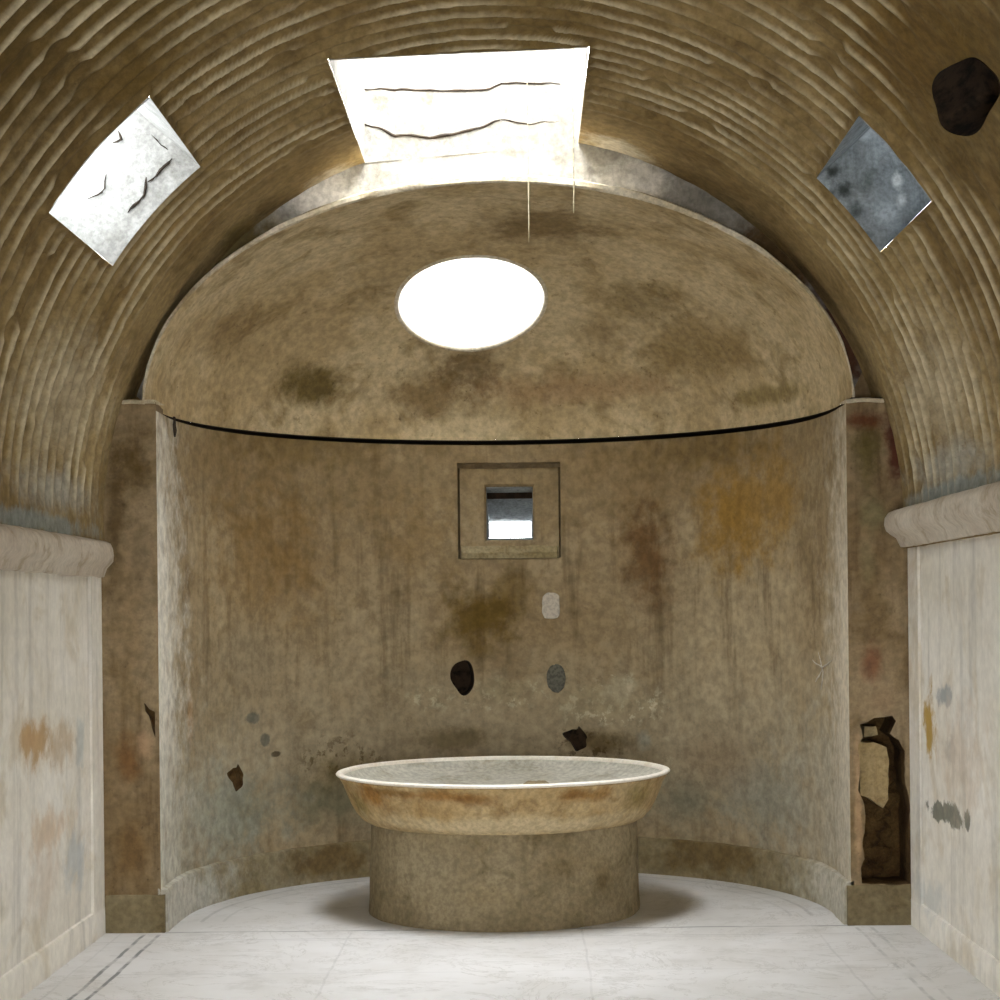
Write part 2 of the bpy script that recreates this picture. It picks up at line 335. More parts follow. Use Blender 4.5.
lab_c = (-.032, .756)
def labz(px, py): return A(px, py)
M['bowl'] = plaster('labrum_bowl_stone', (186,164,124), (168,140,94), (136,110,68), 2.2, .35, (116,84,38), bump=.3, pits=.35, pit_col=(96,70,34), blobs=[
    ((-.9,.05,.84), .30,.10,(150,104,42),.8,.8), ((-.45,-.25,.86), .5,.05,(140,96,40),.7,.8), ((.55,-.2,.84), .3,.08,(140,100,42),.8,.8), ((.9,.1,.8), .25,.14,(118,104,50),.7,.9), ((-1.0,.3,.72), .2,.15,(124,112,60),.7,.9), ((0,-.2,.66), 1.6,.09,(196,180,146),.75,.8), ((-.2,-.3,.84), .22,.06,(122,84,34),.7,.8), ((.45,-.25,.86), .2,.05,(118,82,34),.7,.8), ((-.75,-.05,.87), .3,.05,(112,82,36),.7,.8)])
M['rim'] = plaster('labrum_rim_marble', (246,242,232), (238,230,216), (226,214,190), 3, 0, None, grain=.4, bump=.1, pits=.05, rough=.5, pit_col=(150,110,60))
M['basin'] = plaster('labrum_inner_marble', (196,194,182), (176,174,160), (150,142,120), 2, 0, None, bump=.15, pits=.2, rough=.6)
M['ped'] = plaster('labrum_pedestal_stone', (152,138,110), (130,116,88), (104,90,60), 2.0, .25, (84,70,38), bump=.45, pits=.4, pit_col=(66,54,28), blobs=[
    ((-.5,-.02,.36), .4,.15,(150,138,112),.5,.9), ((.35,-.1,.40), .3,.12,(120,102,70),.5,.9), ((-.15,-.12,.22), .25,.10,(146,130,98),.5,.9), ((.7,.1,.3), .2,.2,(112,92,56),.5,.9)])

# ================================================================== SETTING
# floor
mb = MB(); mb.box((-3.0, REAR-.3, -.2), (3.0, 3.1, 0.0))
struct(mb.build('floor', M['floor']), 'pale worn marble floor with grey inlaid border lines', 'floor')

# side walls
for side, sgn in (('left', -1), ('right', 1)):
    ys = lines(REAR, 0.0, .12); zs = lines(0, 2.62 if sgn > 0 else 2.5, .12)
    fn = lambda y, z: Vector((sgn*(WX+.006*fbm((y, z, sgn*3), 1.2)), y, z))
    v, f, _ = grid(ys, zs, fn)
    n = len(v); v = list(v)+[(sgn*2.95, p[1], p[2]) for p in v]; nv = len(zs); nu = len(ys)
    f = f+[tuple(q+n for q in x) for x in f]
    def seam(idx): 
        for a, b in zip(idx[:-1], idx[1:]): f.append((a, b, b+n, a+n))
    seam([i*nv for i in range(nu)]); seam([i*nv+nv-1 for i in range(nu)]); seam(list(range(nv))); seam([(nu-1)*nv+j for j in range(nv)])
    struct(obj('wall_'+side, v, f, M['wall'], smooth=True, angle=.6), f'{side} side wall of pale streaked lime plaster below the cornice', 'wall')

# low plaster band along the foot of the side walls and a flat strip in each corner
for side, sgn, zt in (('left', -1, 2.25), ('right', 1, 2.38)):
    ys = lines(REAR+.02, -.012, .1); V, F = [], []; prof = [(.01, 0), (-.022, 0), (-.020, .15), (-.012, .168), (.01, .175)]; m = len(prof)
    for y in ys:
        for o_, z in prof: V.append((sgn*(WX+o_+.004*fbm((y, z, sgn*7), 3)), y, z+(.006*nz((y*3, 1, sgn)) if z > .1 else 0)))
    F = [(i*m+j, (i+1)*m+j, (i+1)*m+j+1, i*m+j+1) for i in range(len(ys)-1) for j in range(m-1)]+[tuple(range(m)), tuple((len(ys)-1)*m+j for j in range(m))]
    struct(obj('baseboard_'+side, V, F, M['wall'], smooth=True, angle=.6), 'low pale plaster band along the foot of the '+side+' wall', 'skirting')
    zs = lines(.15, zt, .06); V, F = [], []; m = 4
    for z in zs:
        w = .006*fbm((z, 2, sgn), 3)
        for o_, y in ((.01, -.30+w), (-.014, -.29+w), (-.014, -.012), (.01, -.012)): V.append((sgn*(WX+o_), y, z))
    F = [(i*m+j, (i+1)*m+j, (i+1)*m+j+1, i*m+j+1) for i in range(len(zs)-1) for j in range(3)]+[tuple(range(m)), tuple((len(zs)-1)*m+j for j in range(m))]
    struct(obj('trim_4' if sgn < 0 else 'trim_5', V, F, M['wall']), 'flat pale corner strip at the end of the '+side+' wall', 'wall strip')

# cornices: rounded moulding along the vault foot
def cornice(name, sgn, z0, z1, depth, label):
    h = z1-z0; w = WX+.02
    prof = [(w, z0), (w-depth*.45, z0+.01), (w-depth*.62, z0+h*.26), (w-depth*.82, z0+h*.36), (w-depth*.95, z0+h*.46), (w-depth, z0+h*.62), (w-depth*.97, z0+h*.80), (w-depth*.84, z0+h*.94), (w-depth*.62, z1), (w-.02, z1+.02), (w+.1, z1+.02), (w+.1, z0)]
    ys = lines(REAR, -.005, .07); V, F = [], []; m = len(prof)
    for y in ys:
        for q, (x, z) in enumerate(prof):
            k = .010*fbm((y, z*3, sgn), 1.6)+.006*fbm((y, x*2, sgn*5), 6)
            V.append((sgn*(x+(k if q < 10 else 0)), y, z+(k*.8 if q < 9 else 0)))
    for i in range(len(ys)-1):
        for j in range(m):
            j2 = (j+1) % m; F.append((i*m+j, (i+1)*m+j, (i+1)*m+j2, i*m+j2))
    F.append(tuple(range(m))); F.append(tuple((len(ys)-1)*m+j for j in range(m)))
    struct(obj(name, V, F, M['cornice'], smooth=True, angle=.7), label, 'cornice')
cornice('trim_1', -1, 2.225, 2.455, .115, 'pale rounded stucco cornice on the left side wall')
cornice('trim_2', 1, 2.36, 2.605, .175, 'thicker pale stucco cornice on the right side wall')

# ---- vault with fluted ribs, roof openings cut in it
TH = math.radians
FLUTE = .172
WIN = {  # opening: theta0, theta1, y0, y1
    'crown': (math.acos(.50/VR), math.acos(-.875/VR), -1.51, LY),
    'left': (TH(180-49.6), TH(180-33.0), -2.78, -1.47),
    'right': (TH(33.8), TH(46.0), -2.70, -1.50),
    'rear_fill': (TH(78), TH(102), -7.6, -6.6)}
ex_t = [x for w in WIN.values() for x in w[:2]]; ex_y = [x for w in WIN.values() for x in w[2:]]
# dark round hollow high on the right
HP = V_(965, 97); H_T = math.atan2(HP.z-VZ, HP.x-VX); H_Y = HP.y
smooth_spots = [(math.degrees(H_T)-1, H_Y-.1, 13, .95)]
def flute_amp(t, y):
    td_ = math.degrees(min(t, PI-t)); a = min(1, max(0, (-y-.04-.40*min(1, max(0, (td_-14)/20)))/.35)); a *= min(1, max(0, (math.degrees(min(t, PI-t))-1.0)/5))                       # smooth band beside the apse
    edge = .5+.5*nz((t*2.2, y*.6, 3.0), 1.5)
    a *= min(1, max(.0, 1.1-.55*max(0, nz((t*1.6, y*.9, 9.0), 1.2))))
    td = math.degrees(t)
    for w in WIN.values():                                  # plain border round the openings
        wy = warp((w[0]+w[1])/2 if w is not WIN['crown'] else t, w[2]) if w is WIN['crown'] else 0
        d = max((w[0]-t)*VR, (t-w[1])*VR, w[2]+wy-y, y-w[3])
        a *= min(1, max(0, (d-.008)/.035))
    for (t0, y0, rt, ry) in smooth_spots:
        d = math.hypot((td-t0)/rt, (y-y0)/ry)+.35*nz((t*4, y*4, 1.0))
        a *= min(1, max(.06, (d-.75)/.35))
    return a
def flute(t, y):
    """depth of the flute (0 on the fillet between two flutes, 1 in the hollow), fillet mask, strength"""
    yy = y+.028*nz((t*3.0, y*.35, 0.5), 1.0)+.005*nz((t*9, y*.8, 4.5)); ph = (yy/FLUTE) % 1.0; d = min(ph, 1-ph)
    hw = .060+.035*nz((t*6, yy*1.1, 6.0), 1.2)
    q = min(1, max(0, (d-hw)/(.5-hw))); h = math.sqrt(max(0, 1-(1-q)**2)); amp = flute_amp(t, y)
    fil = max(0, 1-max(0, d-hw)/.055)
    brk = nz((t*7, round(yy/FLUTE)*3.1, 2.2), 1.0)           # broken stretches of a fillet
    k = min(1, max(0, (brk-.34)/.12))
    if q < .75: h += (.75-h)*k*.7 if h < .75 else 0
    fil *= (1-k)*min(1, max(0, .62+1.5*nz((t*5, yy*2.2, 3.0), 1.0)))
    return h, fil*amp, amp
WARP_T, WARP_Y = (WIN['crown'][0], WIN['crown'][1]), WIN['crown'][2]
def warp(t, y):
    """the front edge of the skylight is cut nearly straight, not along the vault's ring"""
    q = (t-WARP_T[0])/(WARP_T[1]-WARP_T[0])
    if q < -.75 or q > 1.58: return 0.0
    d = .40*max(0, q-.42)**2/.3364+.22*max(0, .40-q)**2/.16
    d = min(d, .40 if q > .5 else .22)*(1-max(0, -q/.75, (q-1)/.58))
    k = max(0, 1-(y-WARP_Y)/1.6) if y > WARP_Y else max(0, 1-(WARP_Y-y)/2.2)
    return -d*k
def vault_pt(t, y, flutes=True):
    y0_ = y; y = y+warp(t, y)
    r = VR+.012*fbm((math.cos(t)*1.4, math.sin(t)*1.4, y), .9)
    if flutes:
        h, fil, amp = flute(t, y); r += (.042*h)*amp+.004*nz((t*30, y*12, 7.0))
    return Vector((VX+r*math.cos(t), y, VZ+r*math.sin(t)))
ts = lines(TH(-4), TH(184), TH(.30), ex_t)
ys = sorted(set(lines(-5.0, LY, .011, [y for y in ex_y if -5 < y < LY])+[LY+.06, LY+.14]+lines(REAR, -5.0, .06, [y for y in ex_y if y < -5])[:-1]))
hr = .17
def hring(a): 
    k = 1.05+.06*math.sin(3*a+1)+.05*math.sin(5*a); return (H_T+hr*.78*k/VR*math.cos(a), H_Y+hr*2.3*k*math.sin(a))
v, f, loops = grid(ts, ys, vault_pt, rects=list(WIN.values()), rounds=[(H_T, H_Y, hr*.9/VR, hr*2.6, hring)])
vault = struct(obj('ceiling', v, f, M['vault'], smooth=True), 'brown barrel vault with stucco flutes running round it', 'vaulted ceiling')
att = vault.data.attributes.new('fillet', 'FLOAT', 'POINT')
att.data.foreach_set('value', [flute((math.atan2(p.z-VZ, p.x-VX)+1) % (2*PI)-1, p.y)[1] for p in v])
# the hollow behind the round hole
lp = loops[0]; ax_ = Vector((math.cos(H_T), 0, math.sin(H_T))); n = len(lp); V2 = [p-ax_*.004 for p in lp]+[p+ax_*.25 for p in lp]
F2 = [(i, (i+1) % n, n+(i+1) % n, n+i) for i in range(n)]+[tuple(range(n, 2*n))]
tag(obj('hollow', V2, F2, M['hole'], vault, smooth=False), 'dark round hole broken in the vault near its top right corner')

# shafts of the roof openings
def shaft(name, key, direction, depth, mat, glass, label, flare=0.0, nx=10):
    t0, t1, y0, y1 = WIN[key]; d = Vector(direction).normalized()
    def P(t, y):
        y += warp(t, y); r = VR+.012*fbm((math.cos(t)*1.4, math.sin(t)*1.4, y), .9)-.005
        return Vector((VX+r*math.cos(t), y, VZ+r*math.sin(t)))
    k = 14; loop = [P(t0+(t1-t0)*i/k, y0) for i in range(k)]+[P(t1, y0+(y1-y0)*i/k) for i in range(k)]+[P(t1+(t0-t1)*i/k, y1) for i in range(k)]+[P(t0, y1+(y0-y1)*i/k) for i in range(k)]
    if key == 'crown': loop = loop[:2*k+1]+loop[3*k:]      # the lunette wall closes the fourth side
    cen = sum(loop, Vector())/len(loop); n = len(loop); rows = 16
    if d.z > .999: top = lambda p: Vector((p.x, p.y, VZ+VR+depth))
    else:
        base = max(p.dot(d) for p in loop)+depth
        top = lambda p: p+d*(base-p.dot(d))
    V, F = [], []
    for r in range(rows+1):
        q = r/rows
        for i, p in enumerate(loop):
            x = p.lerp(top(p), q); c2 = cen+d*((x-cen).dot(d)); s = 1+flare*q
            off = (x-c2); w = .012*fbm(tuple(x), 2.5)*(0 if r == 0 else 1)
            nn = off.normalized()
            xx = c2+off*s+nn*w
            if key == 'crown' and p.y > LY-.001: xx.y = LY
            V.append(xx)
    closed = key != 'crown'
    for r in range(rows):
        for i in range(n if closed else n-1):
            i2 = (i+1) % n; F.append((r*n+i, r*n+i2, (r+1)*n+i2, (r+1)*n+i))
    o = struct(obj(name, V, F, mat, smooth=True, angle=.5), label, 'window')
    rim = [V[rows*n+i] for i in range(n)]
    if glass:
        rim2 = [p-d*.03 for p in rim]; G = rim2+[p+d*.012 for p in rim2]
        g = obj('pane', G, [tuple(range(n)), tuple(range(n, 2*n))]+[(i, (i+1) % n, n+(i+1) % n, n+i) for i in range(n)], glass, o)
    c = sum(rim, Vector())/n
    ex = (max(p.y for p in rim)-min(p.y for p in rim), max((p-rim[0]).length for p in rim))
    portal(c+d*.02, -d, (P(t1, y0)-P(t0, y0)).length*(1+flare)+.02, (y1-y0)*(1+flare)+.02)
    return o
def portal(loc, direc, sx, sy):
    """marks a real opening to the sky for the renderer's light sampling"""
    L = bpy.data.lights.new('sky_portal', 'AREA'); L.shape = 'RECTANGLE'; L.size = sx; L.size_y = sy; L.cycles.is_portal = True
    o = bpy.data.objects.new('sky_portal', L); C.objects.link(o); o.location = loc
    d = Vector(direc); z = -d; yv = Vector((0, 1, 0)); yv = (yv-z*yv.dot(z))
    if yv.length < .01: yv = Vector((0, 0, 1))
    yv.normalize(); xv = yv.cross(z)
    from mathutils import Matrix
    o.matrix_world = Matrix(((xv.x, yv.x, z.x, loc[0]), (xv.y, yv.y, z.y, loc[1]), (xv.z, yv.z, z.z, loc[2]), (0, 0, 0, 1)))
sky = shaft('window_1', 'crown', (0, 0, 1), 1.9, M['shaft'], None, 'large rectangular skylight over the apse arch with whitewashed sides')  # shaft carried up out of view to dim its visible lower walls
wl = shaft('window_2', 'left', (-math.cos(TH(40.5)), 0, math.sin(TH(40.5))), .55, M['shaft'], M['glass_l'], 'square vault window on the left, bright cracked white reveal', .06)
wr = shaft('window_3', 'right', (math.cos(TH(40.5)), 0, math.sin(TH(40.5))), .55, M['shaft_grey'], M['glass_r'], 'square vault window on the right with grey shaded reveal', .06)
shaft('fill_skylight', 'rear_fill', (0, 0, 1), .5, M['shaft'], M['glass_b'], 'added unseen skylight in the vault nearer the viewer, for fill light')  # opening added out of view to fill the near room with daylight

# cracks in the plaster: thin jagged grooves following the wall they run over
def crack(pts, parent, r=.006, jag=.012, mat=None, name='crack'):
    P = [Vector(p) for p in pts]; out = []
    for a, b in zip(P[:-1], P[1:]):
        m = max(2, int((b-a).length/.03))
        for i in range(m):
            p = a.lerp(b, i/m); out.append(p+Vector((nz(p, 9), 0, nz(p, 11, 3)))*jag)
    out.append(P[-1]); mb = MB(); mb.tube(out, lambda t: r*(.35+.9*abs(nz((t*9, r*300, 1)))+.25)*(1-.6*abs(2*t-1)**4), 5)
    return mb.build(name, mat or M['crack'], parent)
lun_pt = lambda x, y: on_face(x, y, LY-.002)

# lunette wall: closes the vault above the apse arch and rises as the back of the skylight
V, F = [], []
def lun_in(t): return Vector((DX+(DA+.02)*math.cos(t), LY, ZD+(DB+.03)*math.sin(t)))
N = 120
xs0, xs1 = VX+VR*math.cos(WIN['crown'][0]), VX+VR*math.cos(WIN['crown'][1])
def lun_out(t):
    x = DX+(DA+.02)*math.cos(t); x = max(-2.5, min(2.5, x*1.06))
    h = VZ+math.sqrt(max(0, (VR+.06)**2-(x-VX)**2))
    return Vector((x, LY, max(h, ZD-.05)))
K = 10
for i in range(N+1):
    t = PI*i/N; a, b = lun_in(t), lun_out(t)
    for k in range(K+1):
        p = a.lerp(b, k/K); p.y += .008*fbm((p.x, 3, p.z), 2); V.append(p)
for i in range(N):
    for k in range(K): F.append((i*(K+1)+k, (i+1)*(K+1)+k, (i+1)*(K+1)+k+1, i*(K+1)+k+1))
# corners behind the pilaster heads
fc0 = len(F)
for sg in (-1, 1):
    b0 = len(V); xa, xb = DX+sg*(DA+.018), sg*2.66
    for i in range(9):
        for k in range(9): V.append(Vector((xa+(xb-xa)*i/8, LY+.006, 2.9+.95*k/8)))
    for i in range(8):
        for k in range(8): F.append((b0+i*9+k, b0+(i+1)*9+k, b0+(i+1)*9+k+1, b0+i*9+k+1))
fc1 = len(F)
# back wall of the shaft
b0 = len(V); m = 24; kz = 24
for i in range(m+1):
    x = xs1-.05+(xs0-xs1+.1)*i/m
    for k in range(kz+1):
        z0 = VZ+math.sqrt((VR+.055)**2-(x-VX)**2); p = Vector((x, LY, z0+(VZ+VR+1.95-z0)*k/kz)); p.y += .008*fbm((p.x, 3, p.z), 2); V.append(p)
for i in range(m):
    for k in range(kz): F.append((b0+i*(kz+1)+k, b0+(i+1)*(kz+1)+k, b0+(i+1)*(kz+1)+k+1, b0+i*(kz+1)+k+1))
lun = struct(obj('wall_lunette', V, F, [M['lunette'], M['pil']], smooth=True, recalc=False, fm=[1 if fc0 <= i < fc1 else 0 for i in range(len(F))]), 'bright plaster wall above the apse arch under the skylight', 'wall')
for pts, r in (([(356,122),(378,127),(395,136),(430,137),(460,133),(480,128),(500,120)], .011), ([(360,89),(410,90),(450,91),(490,89),(502,83),(560,84)], .008), ([(354,58),(356,90),(356,120)], .008), ([(500,120),(530,124),(560,121)], .005)):
    crack([lun_pt(*p) for p in pts], lun, r)

# ---- semi-dome of the apse with its oculus
OC = D(471, 297)
eo = math.asin((OC.z-ZD)/DB); co_ = math.cos(eo); q = Vector(((OC.x-DX)/co_, OC.y/co_))
a_ = .155; to = math.atan2((q.y-AS)/.99, q.x); po = a_+to/PI*(PI-2*a_)
du = (dome_pt(eo+.01, po)-dome_pt(eo-.01, po)); dv = (dome_pt(eo, po+.01)-dome_pt(eo, po-.01)); ON = du.cross(dv).normalized()
if ON.z < 0: ON = -ON
OR = .535
def oring(a):
    lo, hi = 0.0, .6
    for _ in range(26):
        m = (lo+hi)/2; w = dome_pt(eo+m*math.cos(a), po+m*math.sin(a)*1.4)-OC
        if (w-ON*w.dot(ON)).length < OR: lo = m
        else: hi = m
    return (eo+lo*math.cos(a), po+lo*math.sin(a)*1.4)
def dome_fn(e, p):
    x = dome_pt(e, p); d = x-OC; k = min(1, max(0, (d.length-OR)/.2))
    c = Vector((DX, .1, ZD-.3)); n_ = (x-c).normalized(); edge = min(1, max(0, (x.y)/.15))
    return x+n_*(.014*fbm(tuple(x), 1.6)+.005*fbm(tuple(x), 7))*k*edge*min(1, e/.08)
es = lines(0, PI/2-.004, .0165); ps = lines(0, PI, .0165)
v, f, loops = grid(es, ps, dome_fn, rounds=[(eo, po, .42, .36, lambda a: oring(a))])
dome = struct(obj('ceiling_apse', v, f, M['dome'], smooth=True), 'brown mottled half dome over the apse with a round opening', 'half dome')
# front edge of the dome shell: pale band whose outer side runs back to the lunette wall
V, F = [], []; N = 140
prof = [(0, 0, 0.012), (0, 0, 0), (.012, 0, -.014), (.040, 0, -.014), (.052, 0, 0), (.052, 0, LY+.02)]
for i in range(N+1):
    t = PI*i/N; nx_, nz_ = math.cos(t)*DB, math.sin(t)*DA; l = math.hypot(nx_, nz_); nx_, nz_ = nx_/l, nz_/l
    kk = .28+.72*max(0, math.sin(t))**2.2
    for (o_, _, y) in prof:
        o_ = o_*kk
        w = .007*fbm((math.cos(t)*3, o_*10, math.sin(t)*3), 2.2); V.append((DX+DA*math.cos(t)+nx_*(o_+w*(o_ > .01)), y, ZD+DB*math.sin(t)+nz_*(o_+w*(o_ > .01))))
m = len(prof)
for i in range(N):
    for j in range(m-1): F.append((i*m+j, (i+1)*m+j, (i+1)*m+j+1, i*m+j+1))
struct(obj('trim_3', V, F, M['edge'], smooth=True, angle=.8), 'pale plaster edge along the arch of the half dome', 'arch edge')
# underside lip of the dome above the wall gap
V, F = [], []; N = 120
for i in range(N+1):
    p = dome_plan(PI*i/N); n_ = Vector((p.x, max(0, p.y-AS*.6))).normalized()
    for o_, z in ((0, ZD), (0, ZD-.004), (.22, ZD-.004), (.22, ZW-.4)):
        V.append((DX+p.x+n_.x*o_, p.y+n_.y*o_, z))
for i in range(N):
    for j in range(3): F.append((i*4+j, (i+1)*4+j, (i+1)*4+j+1, i*4+j+1))
obj('joint', V, F, M['gap_shade'], dome, smooth=False)
# oculus shaft: short, nearly upright
lp = loops[0]; n = len(lp); od = (ON*.55+Vector((0, .0, 1))*.75).normalized(); rows = 10; V, F = [], []
base = max(p.dot(od) for p in lp)+.42
for r in range(rows+1):
    for p in lp:
        x = p+od*(base-p.dot(od))*(r/rows); c = OC+od*((x-OC).dot(od)); V.append(c+(x-c)*(1+.02*r/rows)+Vector((1, 1, 0))*.01*fbm(tuple(x), 2.5)*min(1, r))
for r in range(rows):
    for i in range(n): F.append((r*n+i, r*n+(i+1) % n, (r+1)*n+(i+1) % n, (r+1)*n+i))
ocu = struct(obj('window_4', V, F, plaster('oculus_plaster', (222,220,214), (214,211,204), (196,193,184), 2.5, 0, None, pits=.12, grain=.5, pit_col=(120,116,108)), smooth=True), 'round white oculus in the half dome above the basin', 'window')
top = [V[rows*n+i] for i in range(n)]; G = [p-od*.03 for p in top]+[p-od*.02 for p in top]
obj('pane', G, [tuple(range(n)), tuple(range(n, 2*n))]+[(i, (i+1) % n, n+(i+1) % n, n+i) for i in range(n)], M['glass_o'], ocu)
portal(sum(top, Vector())/n+od*.02, -od, 1.3, 1.3)
# plaster lip round the oculus
V, F = [], []; cen = sum(lp, Vector())/n
for i, p in enumerate(lp):
    e_ = (p-cen).normalized(); k = .006*nz(p, 5)
    for (o_, h) in ((0, .02), (-.002, -.010), (.012+k, -.014), (.026+k, -.010), (.034+k, .01)): V.append(p+e_*o_+ON*h)
for i in range(n):
    for j in range(4): F.append((i*5+j, ((i+1) % n)*5+j, ((i+1) % n)*5+j+1, i*5+j+1))
obj('rim', V, F, M['edge'], ocu, smooth=True)

# ---- apse wall: jambs and curved wall, with the niche window and a beam hole
AL = AS; ARC = PI*AW; TOT = 2*AS+ARC
def apse_xy(u, off=0.0):
    """u: arc length from the right jamb edge to the left one; off: outward"""
    if u < AS: return Vector((AX+AW+off, u))
    if u > AS+ARC: return Vector((AX-AW-off, TOT-u))
    t = (u-AS)/AW; return Vector((AX+(AW+off)*math.cos(t), AS+(AW+off)*math.sin(t)))
def apse_u(p):
    if p.y < AS: return p.y if p.x > 0 else TOT-p.y
    return AS+AW*math.atan2(p.y-AS, p.x-AX)
def apse_fn(u, z):
    o = (.010*fbm((u, z, 1.0), 1.1)+.003*fbm((u, z, 4.0), 5))*min(1, u/.3, (TOT-u)/.3)*min(1, max(0, nu0-u, u-nu1, nzb-z, z-nzt)/.12)
    p = apse_xy(u, o); return Vector((p.x, p.y, z))
n_a, n_b = A(560, 462), A(458, 561)
nu0, nu1, nzb, nzt = apse_u(n_a), apse_u(n_b), n_b.z+.012, n_a.z
us = lines(0, TOT, .03, [nu0, nu1]); zs = lines(0, ZW, .03, [nzb, nzt])
hp = A(463, 677); hu = apse_u(hp); h2 = A(576, 738)
def holering(u, z, ru, rz, sd): return lambda a: (u+ru*(1+.10*math.sin(2*a+sd)+.07*math.sin(3*a+sd*2))*math.cos(a), z+rz*(1+.08*math.sin(3*a+sd))*math.sin(a))
def bite(u, z):   # ragged knocked-out spot
    return lambda a: (u+.075*(1+.35*math.sin(2*a+.4)+.2*math.sin(5*a))*math.cos(a), z+.085*(1+.30*math.sin(3*a+1)+.15*math.sin(5*a+2))*math.sin(a))
h3 = A(236, 777)
rounds = [(hu, hp.z, .105, .15, holering(hu, hp.z, .088, .135, .6)), (apse_u(h2), h2.z, .11, .13, bite(apse_u(h2), h2.z)), (apse_u(h3), h3.z, .12, .12, bite(apse_u(h3), h3.z))]
v, f, loops = grid(us, zs, apse_fn, rects=[(nu0, nu1, nzb, nzt)], rounds=rounds)
# ledge on top of the wall
b0 = len(v); v = list(v)
nz_ = len(zs)
for i, u in enumerate(us):
    p = apse_xy(u, .6); v.append(Vector((p.x, max(p.y, 0), ZW)))
for i in range(len(us)-1): f.append((i*nz_+nz_-1, (i+1)*nz_+nz_-1, b0+i+1, b0+i))
apse = struct(obj('wall_apse', v, f, M['apse'], smooth=True, angle=.9), 'curved apse wall of stained ochre and olive plaster behind the basin', 'wall')
for lp, dp, lab, mt in ((loops[0], .22, 'dark oval hole in the apse wall', M['hole']), (loops[1], .05, 'broken dark spot in the plaster just above the basin', M['hole']), (loops[2], .03, 'brown broken spot low on the left of the apse wall', M['rubble'])):
    c = sum(lp, Vector())/len(lp); o_ = Vector((c.x-AX, c.y-AS, 0)).normalized(); n = len(lp)
    V2 = [p for p in lp]+[p+o_*dp for p in lp]
    tag(obj('hole', V2, [(i, (i+1) % n, n+(i+1) % n, n+i) for i in range(n)]+[tuple(range(n, 2*n))], mt, apse), lab)
# mortar patches lying on the curved wall
def patch(px, py, ru, rz, mt, lab, sq=2.0, th=.006, parent=None, seed=1.0):
    c = A(px, py); u0 = apse_u(c); n = 28; V2 = []; F2 = []
    for k, (sc, off) in enumerate(((1.0, .012), (.93, -th), (.5, -th*1.3), (0.01, -th*1.3))):
        for i in range(n):
            a = 2*PI*i/n; cc, ss = math.cos(a), math.sin(a)
            rr_ = sc/((abs(cc)**sq+abs(ss)**sq)**(1/sq))*(1+.10*nz((cc*1.5, ss*1.5, seed), 1.6))
            p = apse_xy(u0+ru*rr_*cc, off); V2.append((p.x, p.y, c.z+rz*rr_*ss))
    for k in range(3):
        for i in range(n): F2.append((k*n+i, k*n+(i+1) % n, (k+1)*n+(i+1) % n, (k+1)*n+i))
    F2.append(tuple(3*n+i for i in range(n)))
    tag(obj('mortar_patch', V2, F2, mt, apse, smooth=True, angle=.8), lab)
patch(551, 606, .072, .105, M['mortar_white'], 'small pale mortar patch under the little window', 4, .008, seed=2)
patch(556, 678, .075, .115, M['mortar_grey'], 'grey oval mortar patch beside the dark hole', 2.2, .006, seed=5)

# niche: square recess with a pierced slab and a sloping light shaft
def NP(u, z, off): p = apse_xy(u, off); return Vector((p.x, p.y, z))
uc = (nu0+nu1)/2; rec = .03
i_a, i_b = A(532, 486), A(487, 540); iu0, iu1, iz0, iz1 = apse_u(i_a), apse_u(i_b), i_b.z, i_a.z
def ringpts(u0, u1, z0, z1, off, k=8):
    L = [(u0+(u1-u0)*i/k, z0) for i in range(k)]+[(u1, z0+(z1-z0)*i/k) for i in range(k)]+[(u1+(u0-u1)*i/k, z1) for i in range(k)]+[(u0, z1+(z0-z1)*i/k) for i in range(k)]
    return [NP(u, z, off) for u, z in L]
R = [ringpts(nu0-.004, nu1+.004, nzb-.004, nzt+.004, -.003), ringpts(nu0, nu1, nzb, nzt, .012), ringpts(nu0, nu1, nzb, nzt, .10), ringpts(nu0+.016, nu1-.018, nzb+.012, nzt-.032, .10), ringpts(nu0+.020, nu1-.024, nzb+.014, nzt-.038, rec), ringpts(iu0-.02, iu1+.02, iz0-.02, iz1+.02, rec+.006), ringpts(iu0, iu1, iz0, iz1, rec+.03)]
V = [p+Vector((0, 0, .004*nz(p, 8))) for r in R for p in r]; n = 32; F = []
for k in range(len(R)-1):
    for i in range(n): F.append((k*n+i, k*n+(i+1) % n, (k+1)*n+(i+1) % n, (k+1)*n+i))
win = struct(obj('window_5', V, F, M['apse'], smooth=True, angle=.5), 'small square window set in a recessed panel of the apse wall', 'window')
# light shaft
yc = AS+AW; inn = R[-1]; dep = .62; sill = iz0+.008
outer = []
for i, p in enumerate(inn):
    fx = (p.x-(inn[0].x))/(inn[8].x-inn[0].x) if abs(inn[8].x-inn[0].x) > 1e-6 else 0; fz = (p.z-iz0)/(iz1-iz0)
    outer.append(Vector((inn[0].x*.96+(inn[8].x-inn[0].x)*.96*fx, yc+.1+dep, iz0+.045+fz*.115)))
mid = [a.lerp(b, .35) for a, b in zip(inn, outer)]
for i, p in enumerate(mid):
    fz = (inn[i].z-iz0)/(iz1-iz0); p.z += .05*fz*fz
V = inn+mid+outer; F = [(k*n+i, k*n+(i+1) % n, (k+1)*n+(i+1) % n, (k+1)*n+i) for k in range(2) for i in range(n)]
obj('reveal', V, F, M['shaft_grey'], win, smooth=False)
V = [p-Vector((0, .03, 0)) for p in outer]+[p-Vector((0, .02, 0)) for p in outer]
obj('pane', V, [tuple(range(n)), tuple(range(n, 2*n))]+[(i, (i+1) % n, n+(i+1) % n, n+i) for i in range(n)], pane_mat('niche_glass', (.15, .15, .15)), win)  # added pane, tinted to dim the light on the reveal
portal(sum(outer, Vector())/n+Vector((0, .01, 0)), (0, -1, 0), .42, .2)
sl = MB()
